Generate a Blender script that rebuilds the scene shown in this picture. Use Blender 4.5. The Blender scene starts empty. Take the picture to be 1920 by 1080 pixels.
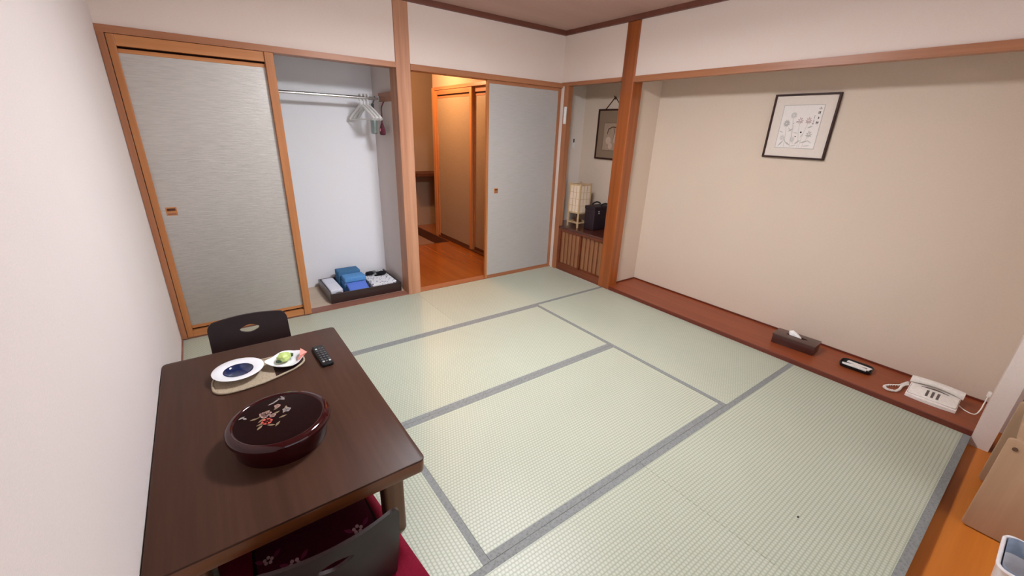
import bpy, bmesh, math, random
from mathutils import Vector, Matrix
random.seed(7)
sc = bpy.context.scene
COL = sc.collection

# ---------------------------------------------------------------- camera
cam_d = bpy.data.cameras.new('camera')
cam_d.sensor_width = 36.0
cam_d.lens = 36.0 * 771.9 / 1920.0
cam_d.clip_start = 0.05
cam = bpy.data.objects.new('camera', cam_d)
COL.objects.link(cam)
cr = Vector((0.80737315, -0.58902741, 0.03457313))
cu = Vector((0.18364941, 0.30654586, 0.93397137))
cf = Vector((0.56073299, 0.74771408, -0.35567144))
M = Matrix.Identity(4)
for i in range(3):
    M[i][0], M[i][1], M[i][2] = cr[i], cu[i], -cf[i]
M.translation = Vector((-3.1363, -3.4559, 1.4699))
cam.matrix_world = M
sc.camera = cam

# ---------------------------------------------------------------- world, exposure
w = bpy.data.worlds.new('sky_world')
sc.world = w
w.use_nodes = True
bg = w.node_tree.nodes['Background']
bg.inputs[0].default_value = (0.86, 0.92, 1.0, 1)
bg.inputs[1].default_value = 1.9
sc.view_settings.view_transform = 'Standard'
sc.view_settings.look = 'None'
sc.view_settings.exposure = 0.0
sc.view_settings.gamma = 1.0
sc.view_settings.use_curve_mapping = False

LAMP_POS = (-1.74, -1.70, 2.22)     # square fluorescent lamp hanging under the ceiling
LAMP_STRENGTH = 140.0
LAMP_COLOR = (0.965, 1.005, 1.065)
HALL_POS = (-1.02, 1.40, 2.16)
HALL_POWER = 68.0
HALL_COLOR = (1.0, 0.60, 0.30)

# daylight enters through the big window of the sun room behind the camera
pd = bpy.data.lights.new('window_daylight', 'AREA')
pd.shape = 'RECTANGLE'; pd.size = 3.0; pd.size_y = 1.7
pd.energy = 1.0
pd.cycles.is_portal = True
po = bpy.data.objects.new('window_daylight', pd)
COL.objects.link(po)
po.location = (-1.75, -4.86, 1.05)
po.rotation_euler = (math.radians(90), 0, math.radians(0))

# ---------------------------------------------------------------- materials
def lin(c):
    return tuple(((x/255.0)/12.92 if x/255.0 <= .04045 else ((x/255.0+.055)/1.055)**2.4) for x in c)

class NT:
    def __init__(s, name):
        s.m = bpy.data.materials.new(name); s.m.use_nodes = True
        s.t = s.m.node_tree; s.b = s.t.nodes['Principled BSDF']
    def n(s, typ, **kw):
        nd = s.t.nodes.new(typ)
        for k, v in kw.items(): setattr(nd, k, v)
        return nd
    def l(s, a, b): s.t.links.new(a, b)
    def math(s, op, a, b=None, c=None):
        nd = s.n('ShaderNodeMath', operation=op)
        for i, q in enumerate((a, b, c)):
            if q is None: continue
            if isinstance(q, (int, float)): nd.inputs[i].default_value = q
            else: s.l(q, nd.inputs[i])
        return nd.outputs[0]
    def coord(s, scale=(1, 1, 1), rot=(0, 0, 0)):
        tc = s.n('ShaderNodeTexCoord'); mp = s.n('ShaderNodeMapping')
        mp.inputs['Scale'].default_value = scale; mp.inputs['Rotation'].default_value = rot
        s.l(tc.outputs['Object'], mp.inputs['Vector'])
        return mp.outputs[0]
    def noise(s, vec, scale=1, detail=3, rough=.5):
        nd = s.n('ShaderNodeTexNoise'); nd.inputs['Scale'].default_value = scale
        nd.inputs['Detail'].default_value = detail; nd.inputs['Roughness'].default_value = rough
        s.l(vec, nd.inputs['Vector']); return nd.outputs['Fac']
    def ramp(s, fac, stops):
        nd = s.n('ShaderNodeValToRGB'); cr_ = nd.color_ramp
        while len(cr_.elements) < len(stops): cr_.elements.new(.5)
        for e, (p, c) in zip(cr_.elements, stops):
            e.position = p; e.color = (*c, 1)
        s.l(fac, nd.inputs[0]); return nd.outputs[0]
    def bump(s, h, strength=.3, dist=.002):
        nd = s.n('ShaderNodeBump'); nd.inputs['Strength'].default_value = strength
        nd.inputs['Distance'].default_value = dist
        s.l(h, nd.inputs['Height']); s.l(nd.outputs[0], s.b.inputs['Normal'])
    def set(s, rough=.5, spec=.5, metal=0, coat=0, coat_rough=.1):
        s.b.inputs['Roughness'].default_value = rough
        s.b.inputs['Specular IOR Level'].default_value = spec
        s.b.inputs['Metallic'].default_value = metal
        s.b.inputs['Coat Weight'].default_value = coat
        s.b.inputs['Coat Roughness'].default_value = coat_rough
        return s

def plain(name, c, rough=.5, spec=.4, metal=0, coat=0, var=.06, scale=60, bump=0):
    k = NT(name).set(rough, spec, metal, coat)
    c = lin(c); v = k.coord()
    f = k.noise(v, scale, 3)
    k.l(k.ramp(f, [(.3, tuple(x*(1-var) for x in c)), (.7, tuple(min(1, x*(1+var)) for x in c))]), k.b.inputs['Base Color'])
    if bump: k.bump(f, bump, .001)
    return k.m

def wallpaper(name, c, var=.05, bump=.25):
    k = NT(name).set(.8, .15)
    c = lin(c); v = k.coord()
    a = k.noise(v, 260, 4, .65); b = k.noise(k.coord((60, 60, 420)), 1, 2); d = k.noise(v, 2.2, 2)
    f = k.math('ADD', k.math('MULTIPLY', a, .55), k.math('ADD', k.math('MULTIPLY', b, .3), k.math('MULTIPLY', d, .15)))
    k.l(k.ramp(f, [(.35, tuple(x*(1-var) for x in c)), (.65, tuple(min(1, x*(1+var)) for x in c))]), k.b.inputs['Base Color'])
    k.bump(f, bump, .0012)
    return k.m

def wood(name, c1, c2, axis='x', rough=.4, spec=.4, coat=0, fine=45, along=1.6, bump=.08):
    k = NT(name).set(rough, spec, 0, coat, .12)
    s = {'x': (along, fine, fine), 'y': (fine, along, fine), 'z': (fine, fine, along)}[axis]
    s2 = tuple(x*.22 for x in s)
    a = k.noise(k.coord(s), 1, 5, .6); b = k.noise(k.coord(s2), 1, 3, .5)
    f = k.math('ADD', k.math('MULTIPLY', a, .45), k.math('MULTIPLY', b, .55))
    k.l(k.ramp(f, [(.32, lin(c2)), (.5, tuple((p+q)/2 for p, q in zip(lin(c1), lin(c2)))), (.66, lin(c1))]), k.b.inputs['Base Color'])
    k.bump(a, bump, .0008)
    return k.m

def tatami(name, long_axis):
    k = NT(name).set(.40, .5)
    tc = k.n('ShaderNodeTexCoord'); sp = k.n('ShaderNodeSeparateXYZ')
    k.l(tc.outputs['Object'], sp.inputs[0])
    al, ac = (sp.outputs[0], sp.outputs[1]) if long_axis == 'x' else (sp.outputs[1], sp.outputs[0])
    u = k.math('DIVIDE', ac, .0155)
    ridge = k.math('ABSOLUTE', k.math('SINE', k.math('MULTIPLY', u, math.pi)))
    odd = k.math('MODULO', k.math('ADD', k.math('FLOOR', u), 400.0), 2.0)
    vv = k.math('ADD', k.math('DIVIDE', al, .0150), k.math('MULTIPLY', odd, .5))
    bead = k.math('ABSOLUTE', k.math('SINE', k.math('MULTIPLY', vv, math.pi)))
    bead = k.math('POWER', bead, .7)
    h = k.math('MULTIPLY', k.math('POWER', ridge, .6), k.math('MULTIPLY_ADD', bead, .72, .28))
    strands = k.noise(k.coord((500, 12, 1) if long_axis == 'x' else (12, 500, 1)), 1, 2)
    big = k.noise(k.coord(), 1.7, 3)
    f = k.math('ADD', k.math('MULTIPLY', h, .62), k.math('ADD', k.math('MULTIPLY', strands, .2), k.math('MULTIPLY', big, .18)))
    k.l(k.ramp(f, [(.15, lin((146, 150, 129))), (.5, lin((171, 175, 156))), (.9, lin((196, 199, 183)))]), k.b.inputs['Base Color'])
    k.bump(h, .45, .0014)
    return k.m

def heri(name):
    k = NT(name).set(.6, .3)
    vo = k.n('ShaderNodeTexVoronoi'); vo.inputs['Scale'].default_value = 95
    k.l(k.coord(), vo.inputs['Vector'])
    f = k.noise(k.coord(), 300, 2)
    g = k.math('ADD', vo.outputs['Distance'], k.math('MULTIPLY', f, .3))
    k.l(k.ramp(g, [(.16, lin((84, 86, 86))), (.34, lin((121, 123, 122))), (.8, lin((133, 135, 134)))]), k.b.inputs['Base Color'])
    k.bump(f, .3, .0006)
    return k.m

def fusuma_paper(name, c, sheen, con=1.0, bmp=.5):
    # washi with fine horizontal silver fibres
    k = NT(name).set(.5, .5, .0)
    a = k.noise(k.coord((10, 10, 130)), 1, 4, .65); b = k.noise(k.coord((30, 30, 500)), 1, 3, .6); d = k.noise(k.coord(), 2.5, 2)
    f = k.math('ADD', k.math('MULTIPLY', a, .6), k.math('ADD', k.math('MULTIPLY', b, .25), k.math('MULTIPLY', d, .15)))
    c = lin(c)
    k.l(k.ramp(f, [(.35, tuple(x*(1-.16*con) for x in c)), (.62, tuple(min(1, x*(1+.12*con)) for x in c))]), k.b.inputs['Base Color'])
    rr = k.n('ShaderNodeMapRange'); rr.inputs[1].default_value = .35; rr.inputs[2].default_value = .65
    rr.inputs[3].default_value = .54; rr.inputs[4].default_value = .32
    k.l(f, rr.inputs[0]); k.l(rr.outputs[0], k.b.inputs['Roughness'])
    k.b.inputs['Metallic'].default_value = sheen
    k.bump(f, bmp, .0020)
    return k.m

def emis(name, c, s):
    k = NT(name); k.b.inputs['Base Color'].default_value = (.9, .9, .9, 1)
    k.b.inputs['Emission Color'].default_value = (*c, 1); k.b.inputs['Emission Strength'].default_value = s
    return k.m

m_wall = wallpaper('beige_wallpaper', (223, 206, 195))
m_wall_l = wallpaper('pale_wallpaper', (223, 212, 208))
m_toko = wallpaper('sand_wallpaper', (216, 197, 178))
m_closet = wallpaper('closet_white_wallpaper', (242, 240, 243), .025, .1)
m_closet_side = wallpaper('closet_grey_wallpaper', (228, 216, 210), .03, .1)
m_alcove = wallpaper('alcove_wallpaper', (226, 214, 203))
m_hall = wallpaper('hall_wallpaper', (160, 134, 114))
m_ceil = wood('ceiling_board', (192, 160, 148), (182, 150, 138), 'x', .55, .3, 0, 20, .8, .03)
m_ceil_trim = wood('ceiling_trim_wood', (116, 68, 54), (96, 54, 42), 'x', .5)
m_tx = tatami('tatami_weave_x', 'x')
m_ty = tatami('tatami_weave_y', 'y')
m_heri = heri('tatami_border_cloth')
W1, W2 = (176, 118, 82), (148, 92, 60)
m_wx = wood('trim_wood_x', W1, W2, 'x', .42)
m_wy = wood('trim_wood_y', W1, W2, 'y', .42)
m_wz = wood('trim_wood_z', W1, W2, 'z', .42)
m_ox = wood('fusuma_wood_x', (200, 136, 84), (178, 112, 62), 'x', .4)
m_oz = wood('fusuma_wood_z', (192, 128, 78), (168, 104, 56), 'z', .4)
m_post = wood('post_wood', (202, 150, 118), (160, 106, 76), 'z', .45, .35, 0, 34, 1.6)
m_tpost = wood('alcove_post_wood', (170, 92, 40), (120, 56, 18), 'z', .3, .5, .25, 26, 1.0)
m_toko_f = wood('alcove_floor_wood', (158, 80, 44), (128, 58, 28), 'y', .34, .4, .0, 25, .9)
m_toko_e = wood('alcove_edge_wood', (116, 46, 26), (86, 30, 16), 'y', .35, .5, .2)
m_gap_shade = plain('gap_shade', (38, 20, 14), .8, .1)  # dark colour stands in for the shade inside gaps and slots
m_sill = wood('closet_sill_wood', (150, 100, 84), (124, 78, 62), 'x', .5)
m_closet_floor = wood('closet_floor_board', (206, 186, 164), (192, 170, 146), 'x', .6)
m_hfloor = wood('hall_floor_wood', (160, 88, 31), (134, 68, 21), 'y', .22, .5, .35, 30, 1.2)
m_efloor = wood('sunroom_floor_wood', (214, 128, 50), (188, 106, 36), 'x', .4, .35, .0, 30, 1.2)
m_fus1 = fusuma_paper('silver_fusuma_paper', (190, 184, 177), .62, .7, 1.0)
m_fus2 = fusuma_paper('grey_fusuma_paper', (190, 186, 182), .25, .35, .15)
m_hdoor = fusuma_paper('hall_door_paper', (150, 129, 106), .0, .3, .1)
m_tile = plain('entrance_tile', (150, 116, 98), .6)
m_rdark = wood('hall_dark_wood', (96, 50, 26), (72, 34, 16), 'y', .5)
m_table = wood('table_dark_wood', (76, 49, 37), (62, 39, 29), 'y', .40, .18, .0, 60, 3, .05)
m_table_e = wood('table_edge_sheen_wood', (122, 70, 34), (96, 52, 24), 'x', .3, .5, .2)  # oranger than the top: sheen reflected from the floor put into the colour
m_leg = wood('table_leg_wood', (110, 78, 56), (88, 60, 42), 'z', .45)
m_zaisu = plain('chair_dark_lacquer', (36, 22, 22), .36, .22, 0, 0, .1, 20)
m_crimson = plain('crimson_cushion_cloth', (116, 17, 40), .85, .1, 0, 0, .12, 120, .2)
m_maroon_shaded = plain('maroon_shaded_pad_cloth', (70, 14, 34), .85, .1, 0, 0, .12, 120, .2)  # cloth colour darkened for the shade under the table
m_petal = plain('cushion_print', (176, 140, 146), .85, .1)
m_petal2 = plain('cushion_print_plum', (112, 40, 70), .85, .1)
m_white = plain('white_plastic', (228, 226, 222), .35, .45)
m_black = plain('black_plastic', (18, 18, 20), .4, .4)
m_cream = plain('cream_plastic', (244, 238, 230), .32, .45)
m_chrome = plain('chrome', (210, 208, 206), .18, .5, 1.0)
m_frame = wood('picture_frame_wood', (66, 36, 26), (44, 22, 16), 'y', .5, .25)
m_mount = plain('picture_mount_card', (226, 212, 200), .8, .1, var=.02)
m_paper = plain('picture_paper', (234, 226, 220), .8, .1, var=.02)
m_ink = plain('ink', (60, 52, 52), .8, .1)
m_inkg = plain('ink_grey', (186, 180, 174), .8, .1)
m_inkp = plain('ink_pale', (206, 200, 194), .8, .1)
m_inkr = plain('ink_mauve', (196, 172, 170), .8, .1)
m_lacq = plain('lacquer_maroon', (46, 4, 8), .08, .4, 0, .15, .1, 30)
m_lacq_t = plain('lacquer_black_red', (26, 7, 8), .25, .1, 0, 0, .1, 30)

# ---------------------------------------------------------------- mesh helpers
class B:
    def __init__(s): s.bm = bmesh.new()
    def faces(s, vs, fs):
        bv = [s.bm.verts.new(v) for v in vs]
        for f in fs:
            try: s.bm.faces.new([bv[i] for i in f])
            except ValueError: pass
        return s
    def box(s, x0, x1, y0, y1, z0, z1):
        v = [(x, y, z) for x in (x0, x1) for y in (y0, y1) for z in (z0, z1)]
        return s.faces(v, [(0, 1, 3, 2), (4, 6, 7, 5), (0, 4, 5, 1), (2, 3, 7, 6), (0, 2, 6, 4), (1, 5, 7, 3)])
    def merge(s, bm, mtx=None):
        if mtx is not None: bmesh.ops.transform(bm, matrix=mtx, verts=bm.verts)
        me = bpy.data.meshes.new('tmp'); bm.to_mesh(me); bm.free()
        s.bm.from_mesh(me); bpy.data.meshes.remove(me); return s
    def rbox(s, x0, x1, y0, y1, z0, z1, r=.004, seg=2, mtx=None):
        b = B().box(x0, x1, y0, y1, z0, z1).bm
        bmesh.ops.bevel(b, geom=list(b.edges), offset=r, offset_type='OFFSET', segments=seg, profile=.5, affect='EDGES', clamp_overlap=True)
        return s.merge(b, mtx)
    def vbox(s, x0, x1, y0, y1, z0, z1, rv=.02, rh=.003, seg=4, mtx=None):
        # rounded vertical edges, then softened rims
        b = B().box(x0, x1, y0, y1, z0, z1).bm
        b.edges.ensure_lookup_table()
        ve = [e for e in b.edges if abs(e.verts[0].co.z-e.verts[1].co.z) > 1e-6]
        bmesh.ops.bevel(b, geom=ve, offset=rv, offset_type='OFFSET', segments=seg, profile=.5, affect='EDGES')
        if rh:
            he = [e for e in b.edges if len(e.link_faces) == 2 and (abs(e.link_faces[0].normal.z) > .9) != (abs(e.link_faces[1].normal.z) > .9)]
            b.normal_update()
            he = [e for e in b.edges if len(e.link_faces) == 2 and (abs(e.link_faces[0].normal.z) > .9) != (abs(e.link_faces[1].normal.z) > .9)]
            bmesh.ops.bevel(b, geom=he, offset=rh, offset_type='OFFSET', segments=2, profile=.5, affect='EDGES')
        return s.merge(b, mtx)
    def lathe(s, prof, c=(0, 0, 0), n=48, mtx=None):
        vs, fs = [], []
        for r, z in prof:
            for i in range(n):
                a = 2*math.pi*i/n; vs.append((r*math.cos(a), r*math.sin(a), z))
        for j in range(len(prof)-1):
            for i in range(n):
                a, b_ = j*n+i, j*n+(i+1) % n
                fs.append((a, b_, b_+n, a+n))
        b = B().faces(vs, fs).bm
        bmesh.ops.remove_doubles(b, verts=b.verts, dist=1e-6)
        m_ = Matrix.Translation(c)
        return s.merge(b, m_ if mtx is None else m_ @ mtx)
    def tube(s, pts, r=.005, n=8, closed=False):
        pts = [Vector(p) for p in pts]; N = len(pts); vs, fs = [], []
        prev = None
        for i, p in enumerate(pts):
            if closed: t = pts[(i+1) % N]-pts[i-1]
            else: t = pts[min(i+1, N-1)]-pts[max(i-1, 0)]
            t.normalize()
            if prev is None: a = t.orthogonal().normalized()
            else: a = (prev-t*prev.dot(t)).normalized()
            prev = a; b_ = t.cross(a)
            rr = r[i] if isinstance(r, (list, tuple)) else r
            for q in range(n):
                an = 2*math.pi*q/n; vs.append(p+(a*math.cos(an)+b_*math.sin(an))*rr)
        for i in range(N if closed else N-1):
            for q in range(n):
                j = (i+1) % N
                fs.append((i*n+q, i*n+(q+1) % n, j*n+(q+1) % n, j*n+q))
        if not closed:
            fs.append(tuple(range(n))[::-1]); fs.append(tuple((N-1)*n+q for q in range(n)))
        return s.faces(vs, fs)
    def prism(s, pts, h, mtx=None, bevel=0):
        # polygon in XY, extruded along +Z by h
        n = len(pts)
        b = B().faces([(x, y, 0) for x, y in pts]+[(x, y, h) for x, y in pts],
                      [tuple(range(n))[::-1], tuple(range(n, 2*n))]+[(i, (i+1) % n, (i+1) % n+n, i+n) for i in range(n)]).bm
        if bevel:
            b.normal_update()
            he = [e for e in b.edges if (abs(e.link_faces[0].normal.z) > .9) != (abs(e.link_faces[1].normal.z) > .9)]
            bmesh.ops.bevel(b, geom=he, offset=bevel, offset_type='OFFSET', segments=2, profile=.5, affect='EDGES')
        return s.merge(b, mtx)

WORLD = {}
def base_of(bm):
    xs = [v.co.x for v in bm.verts]; ys = [v.co.y for v in bm.verts]; zs = [v.co.z for v in bm.verts]
    return Vector(((min(xs)+max(xs))/2, (min(ys)+max(ys))/2, min(zs)))

def build(name, b, mat, parent=None, smooth=None, origin=None):
    bm = b.bm
    bmesh.ops.recalc_face_normals(bm, faces=bm.faces)
    o_ = Vector(origin) if origin is not None else base_of(bm)
    bmesh.ops.translate(bm, verts=bm.verts, vec=-o_)
    me = bpy.data.meshes.new(name); bm.to_mesh(me); bm.free()
    if smooth:
        for p in me.polygons: p.use_smooth = True
        me.set_sharp_from_angle(angle=math.radians(smooth))
    me.materials.append(mat)
    o = bpy.data.objects.new(name, me); COL.objects.link(o)
    if parent is not None:
        o.parent = parent; o.location = o_-WORLD[parent.name]
    else: o.location = o_
    WORLD[o.name] = o_
    return o

def tag(o, label, cat, group=None, kind=None):
    o['label'] = label; o['category'] = cat
    if group: o['group'] = group
    if kind: o['kind'] = kind
    return o

def thing(name, label, cat, loc, group=None, kind=None):
    o = bpy.data.objects.new(name, None); COL.objects.link(o)
    o.empty_display_size = .05
    o.location = loc; WORLD[o.name] = Vector(loc)
    return tag(o, label, cat, group, kind)

def struct(name, b, mat, label, cat, parent=None):
    o = build(name, b, mat, parent)
    if parent is None: tag(o, label, cat, None, 'structure')
    return o

# ---------------------------------------------------------------- room data (metres)
XL, YF, ZC = -3.457, -3.50, 2.395
X1, X2, X3 = -.897, -1.681, -2.540
Y1, Y2, Y3 = -.833, -1.720, -2.592
KB, KT = 1.902, 1.940              # lintel bottom and top
PX0, PX1 = -1.757, -1.638          # post in the back wall
TB = .452                          # back of the picture alcove
TY0, TY1 = -.905, -.770            # alcove post

# ---------------------------------------------------------------- floor with its mats
floor = thing('floor', 'pale green woven tatami mat floor with grey cloth borders', 'floor', (-1.73, -1.75, -.06), None, 'structure')
build('floor_base', B().box(XL-.1, .0, YF, .0, -.12, -.052), m_sill, floor)
mats = [(XL, X2, Y1, 0, 'x', 'n'), (X2, 0, Y1, 0, 'x', 'n'), (X1, 0, Y3, Y1, 'y', 'l'), (X3, X1, Y2, Y1, 'x', 'nf'),
        (X3, X1, Y3, Y2, 'x', 'nf'), (XL, X3, Y3, Y1, 'y', 'r'), (X2, 0, YF, Y3, 'x', 'nf'), (XL, X2, YF, Y3, 'x', 'nf')]
g, hw = .0007, .031
for (a, b, c, d, ax, hs) in mats:
    mt = build('tatami_mat', B().box(a+g, b-g, c+g, d-g, -.05, 0), m_tx if ax == 'x' else m_ty, floor)
    for h in hs:
        q = {'n': (a+g, b-g, c+g, c+hw), 'f': (a+g, b-g, d-hw, d-g), 'l': (a+g, a+hw, c+g, d-g), 'r': (b-hw, b-g, c+g, d-g)}[h]
        build('cloth_border', B().box(*q, -.0488, .0009), m_heri, mt)

# ---------------------------------------------------------------- walls and ceiling
struct('wall_left', B().box(XL-.1, XL, -4.9, .0, -.12, ZC), m_wall_l, 'plain pale wallpapered wall beside the dark table', 'wall')
struct('baseboard_left', B().box(XL, XL+.008, YF, 0, 0, .012), m_sill, 'thin brown edging where the pale wall meets the tatami', 'baseboard')
struct('wall_back', B().box(XL-.1, PX0, 0, .1, KT, ZC).box(PX1, 0, 0, .1, KT, ZC), m_wall, 'beige wallpapered wall above the sliding doors', 'wall')
struct('wall_right', B().box(0, .1, TY1, 0, KT, ZC).box(0, .1, YF, TY0, KT, ZC).box(0, .03, -.045, .1, 0, KT), m_wall, 'beige wallpapered wall above the two alcoves', 'wall')
struct('ceiling', B().box(XL-.1, .5, YF, .1, ZC, ZC+.06), m_ceil, 'dull pinkish brown boarded ceiling', 'ceiling')
t = thing('trim_1', 'dark brown moulding between the walls and the ceiling', 'moulding', (-1.7, -1.7, 2.357), None, 'structure')
build('moulding', B().box(XL, 0, -.03, 0, 2.357, ZC), m_ceil_trim, t)
build('moulding', B().box(-.03, 0, YF, -.03, 2.357, ZC), m_ceil_trim, t)
build('moulding', B().box(XL, XL+.03, YF, -.03, 2.357, ZC), m_ceil_trim, t)
struct('trim_2', B().rbox(PX0, PX1, -.012, .135, 0, 2.357, .004), m_post, 'pale brown square post between the closet and the hallway', 'post')
struct('trim_3', B().rbox(-.012, .118, TY0, TY1, 0, 2.357, .008), m_tpost, 'glossy orange brown post between the two alcoves', 'post')
struct('trim_4', B().box(XL, PX0, -.012, .1, KB, KT), m_wx, 'narrow wooden lintel over the closet', 'lintel')
struct('trim_5', B().box(PX1, -.0, -.012, .1, 1.897, KT), m_wx, 'narrow wooden lintel over the hallway opening', 'lintel')
struct('trim_6', B().box(-.012, .06, TY1, 0, 1.912, KT+.004), m_wy, 'short wooden lintel over the lantern alcove', 'lintel')
struct('trim_7', B().box(-.012, .05, YF, TY0, 1.898, KT+.003), m_wy, 'long wooden lintel over the picture alcove', 'lintel')
struct('trim_8', B().box(-.008, .05, -.108, -.045, 0, 1.912), m_wz, 'dark narrow jamb at the left edge of the lantern alcove', 'jamb')
struct('trim_9', B().box(PX1, 0, -.002, .1, -.05, .006), m_wx, 'wooden sill at the hallway opening', 'sill')
struct('trim_10', B().box(XL, PX0, -.002, .095, -.05, .010), m_sill, 'reddish wooden sill in front of the closet', 'sill')

# ---------------------------------------------------------------- closet
CY, CX = .625, -1.742
struct('wall_closet_back', B().box(XL, CX, CY, CY+.06, 0, 2.2), m_closet, 'white papered back of the closet behind the rail', 'wall')
struct('wall_closet_side', B().box(CX, PX1, .135, CY+.06, 0, 2.2), m_closet_side, 'grey papered side of the closet beside the post', 'wall')
struct('floor_closet', B().box(XL, CX, .095, CY, -.05, .008), m_closet_floor, 'pale board floor of the closet', 'floor')
struct('ceiling_closet', B().box(XL-.1, PX1, .1, CY+.06, 2.2, 2.24), m_closet, 'white closet ceiling hidden above the lintel', 'ceiling')
struct('wall_closet_left', B().box(XL-.1, XL, 0, CY+.06, 0, 2.2), m_closet, 'white closet side behind the sliding door', 'wall')

def fusuma(name, label, x0, x1, y0, top, paper, mx, mz, stile=.03, lo=.02):
    d = thing(name, label, 'sliding door', ((x0+x1)/2, y0+.015, lo), None, 'structure')
    return d
# closed closet door: outer frame, gap with its shade coloured in, inner frame, paper
d1 = fusuma('door_1', 'silver papered sliding closet door in an orange wooden frame', XL, -2.60, 0, KB, m_fus1, m_ox, m_oz)
build('outer_jamb', B().box(XL+.002, XL+.034, -.014, .03, .010, KB), m_wz, d1)
build('stile', B().rbox(-3.420, -3.385, -.006, .03, .012, KB-.002, .002), m_oz, d1)
build('stile', B().rbox(-2.655, -2.602, -.016, .03, .012, KB-.002, .003), m_oz, d1)
build('outer_rail', B().rbox(-3.385, -2.655, -.006, .03, 1.842, KB-.002, .002), m_ox, d1)
build('outer_rail', B().rbox(-3.385, -2.655, -.006, .03, .012, .058, .002), m_ox, d1)
build('inner_rail', B().rbox(-3.385, -2.655, .008, .03, 1.808, 1.830, .002), m_ox, d1)
build('inner_rail', B().rbox(-3.385, -2.655, .008, .03, .072, .094, .002), m_ox, d1)
build('groove_shade', B().box(-3.385, -2.655, .028, .032, .058, 1.842), m_gap_shade, d1)
build('paper_panel', B().box(-3.385, -2.655, .012, .026, .09, 1.812), m_fus1, d1)
hd = build('handle', B().box(-3.360, -3.302, .009, .014, .878, .932), m_ox, d1)
build('handle_recess', B().box(-3.353, -3.309, .0075, .0095, .908, .924), m_rdark, hd)
build('handle_recess', B().box(-3.353, -3.309, .0075, .0095, .884, .892), m_sill, hd)

d2 = fusuma('door_2', 'grey papered sliding door standing between the hallway and the lantern alcove', -.9, 0, 0, KB, m_fus2, m_wx, m_wz)
build('stile', B().rbox(-.902, -.880, .004, .034, .006, 1.897, .002), m_oz, d2)
build('stile', B().rbox(-.040, -.004, .004, .034, .006, 1.897, .002), m_wz, d2)
build('rail', B().rbox(-.880, -.040, .004, .034, .006, .034, .002), m_wx, d2)
build('rail', B().rbox(-.880, -.040, .004, .034, 1.868, 1.897, .002), m_wx, d2)
build('paper_panel', B().box(-.880, -.040, .010, .030, .03, 1.87), m_fus2, d2)
hd = build('handle', B().box(-.806, -.760, .006, .011, .884, .934), m_ox, d2)
build('handle_recess', B().box(-.799, -.767, .0045, .0065, .912, .926), m_rdark, hd)
build('handle_recess', B().box(-.799, -.767, .0045, .0065, .890, .904), m_sill, hd)
# second leaf slid behind it
d3 = fusuma('door_3', 'second sliding leaf parked behind the grey papered door', -.88, 0, 0, KB, m_fus2, m_wx, m_wz)
build('stile', B().rbox(-.872, -.846, .042, .072, .006, 1.897, .002), m_oz, d3)
build('paper_panel', B().box(-.846, -.004, .046, .068, .006, 1.897), m_fus2, d3)

# ---------------------------------------------------------------- hallway behind the opening
HX = -.47
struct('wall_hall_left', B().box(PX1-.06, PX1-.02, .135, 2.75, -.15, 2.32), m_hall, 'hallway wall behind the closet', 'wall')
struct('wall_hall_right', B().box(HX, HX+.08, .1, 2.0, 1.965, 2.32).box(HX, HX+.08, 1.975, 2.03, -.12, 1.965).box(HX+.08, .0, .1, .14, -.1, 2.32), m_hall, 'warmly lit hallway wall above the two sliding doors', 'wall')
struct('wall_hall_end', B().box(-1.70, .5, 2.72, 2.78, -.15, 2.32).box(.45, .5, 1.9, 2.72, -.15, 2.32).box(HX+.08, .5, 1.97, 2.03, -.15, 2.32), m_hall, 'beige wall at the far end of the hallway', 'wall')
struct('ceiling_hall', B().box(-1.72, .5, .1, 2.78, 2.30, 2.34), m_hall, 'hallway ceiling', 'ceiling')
struct('floor_hall', B().box(-1.66, HX+.04, .1, 1.57, -.06, .0).box(-.50, .45, 1.57, 2.72, -.06, .0), m_hfloor, 'polished orange wooden hallway floor', 'floor')
struct('floor_entrance', B().box(-1.66, -.50, 1.57, 2.72, -.16, -.12), m_tile, 'lower pale entrance floor beyond the wooden hallway', 'floor')
struct('trim_11', B().box(-.515, -.50, 1.57, 2.72, -.12, .004).box(-1.66, -.515, 1.557, 1.572, -.12, .001), m_rdark, 'dark wooden riser at the entrance step', 'step')
# door frame and two leaves of the hall cupboard
t = thing('trim_12', 'orange wooden door frame around the hallway cupboard', 'door frame', (HX, 1.0, 0), None, 'structure')
build('jamb', B().box(HX-.014, HX+.07, 1.925, 1.985, 0, 1.965), m_oz, t)
build('lintel', B().box(HX-.014, HX+.07, .1, 1.925, 1.93, 1.965), m_wy, t)
build('sill', B().box(HX-.010, HX+.07, .1, 1.925, 0, .02), m_rdark, t)
def halldoor(name, label, y0, y1, x):
    d = thing(name, label, 'sliding door', (x, (y0+y1)/2, .02), None, 'structure')
    build('stile', B().box(x, x+.03, y0, y0+.05, .02, 1.93), m_oz, d)
    build('stile', B().box(x, x+.03, y1-.05, y1, .02, 1.93), m_oz, d)
    build('top_rail', B().box(x, x+.03, y0+.05, y1-.05, 1.875, 1.93), m_wy, d)
    build('groove_shade', B().box(x+.012, x+.02, y0+.05, y1-.05, 1.855, 1.875), m_gap_shade, d)
    build('inner_rail', B().box(x+.006, x+.028, y0+.05, y1-.05, 1.835, 1.857), m_wy, d)
    build('bottom_rail', B().box(x+.004, x+.028, y0+.05, y1-.05, .02, .055), m_rdark, d)
    build('paper_panel', B().box(x+.010, x+.026, y0+.05, y1-.05, .05, 1.84), m_hdoor, d)
halldoor('door_4', 'farther warm lit papered cupboard door in the hallway', 1.0, 1.925, HX-.004)
halldoor('door_5', 'nearer recessed papered cupboard door beside the grey sliding door', .12, 1.04, HX+.032)
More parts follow.
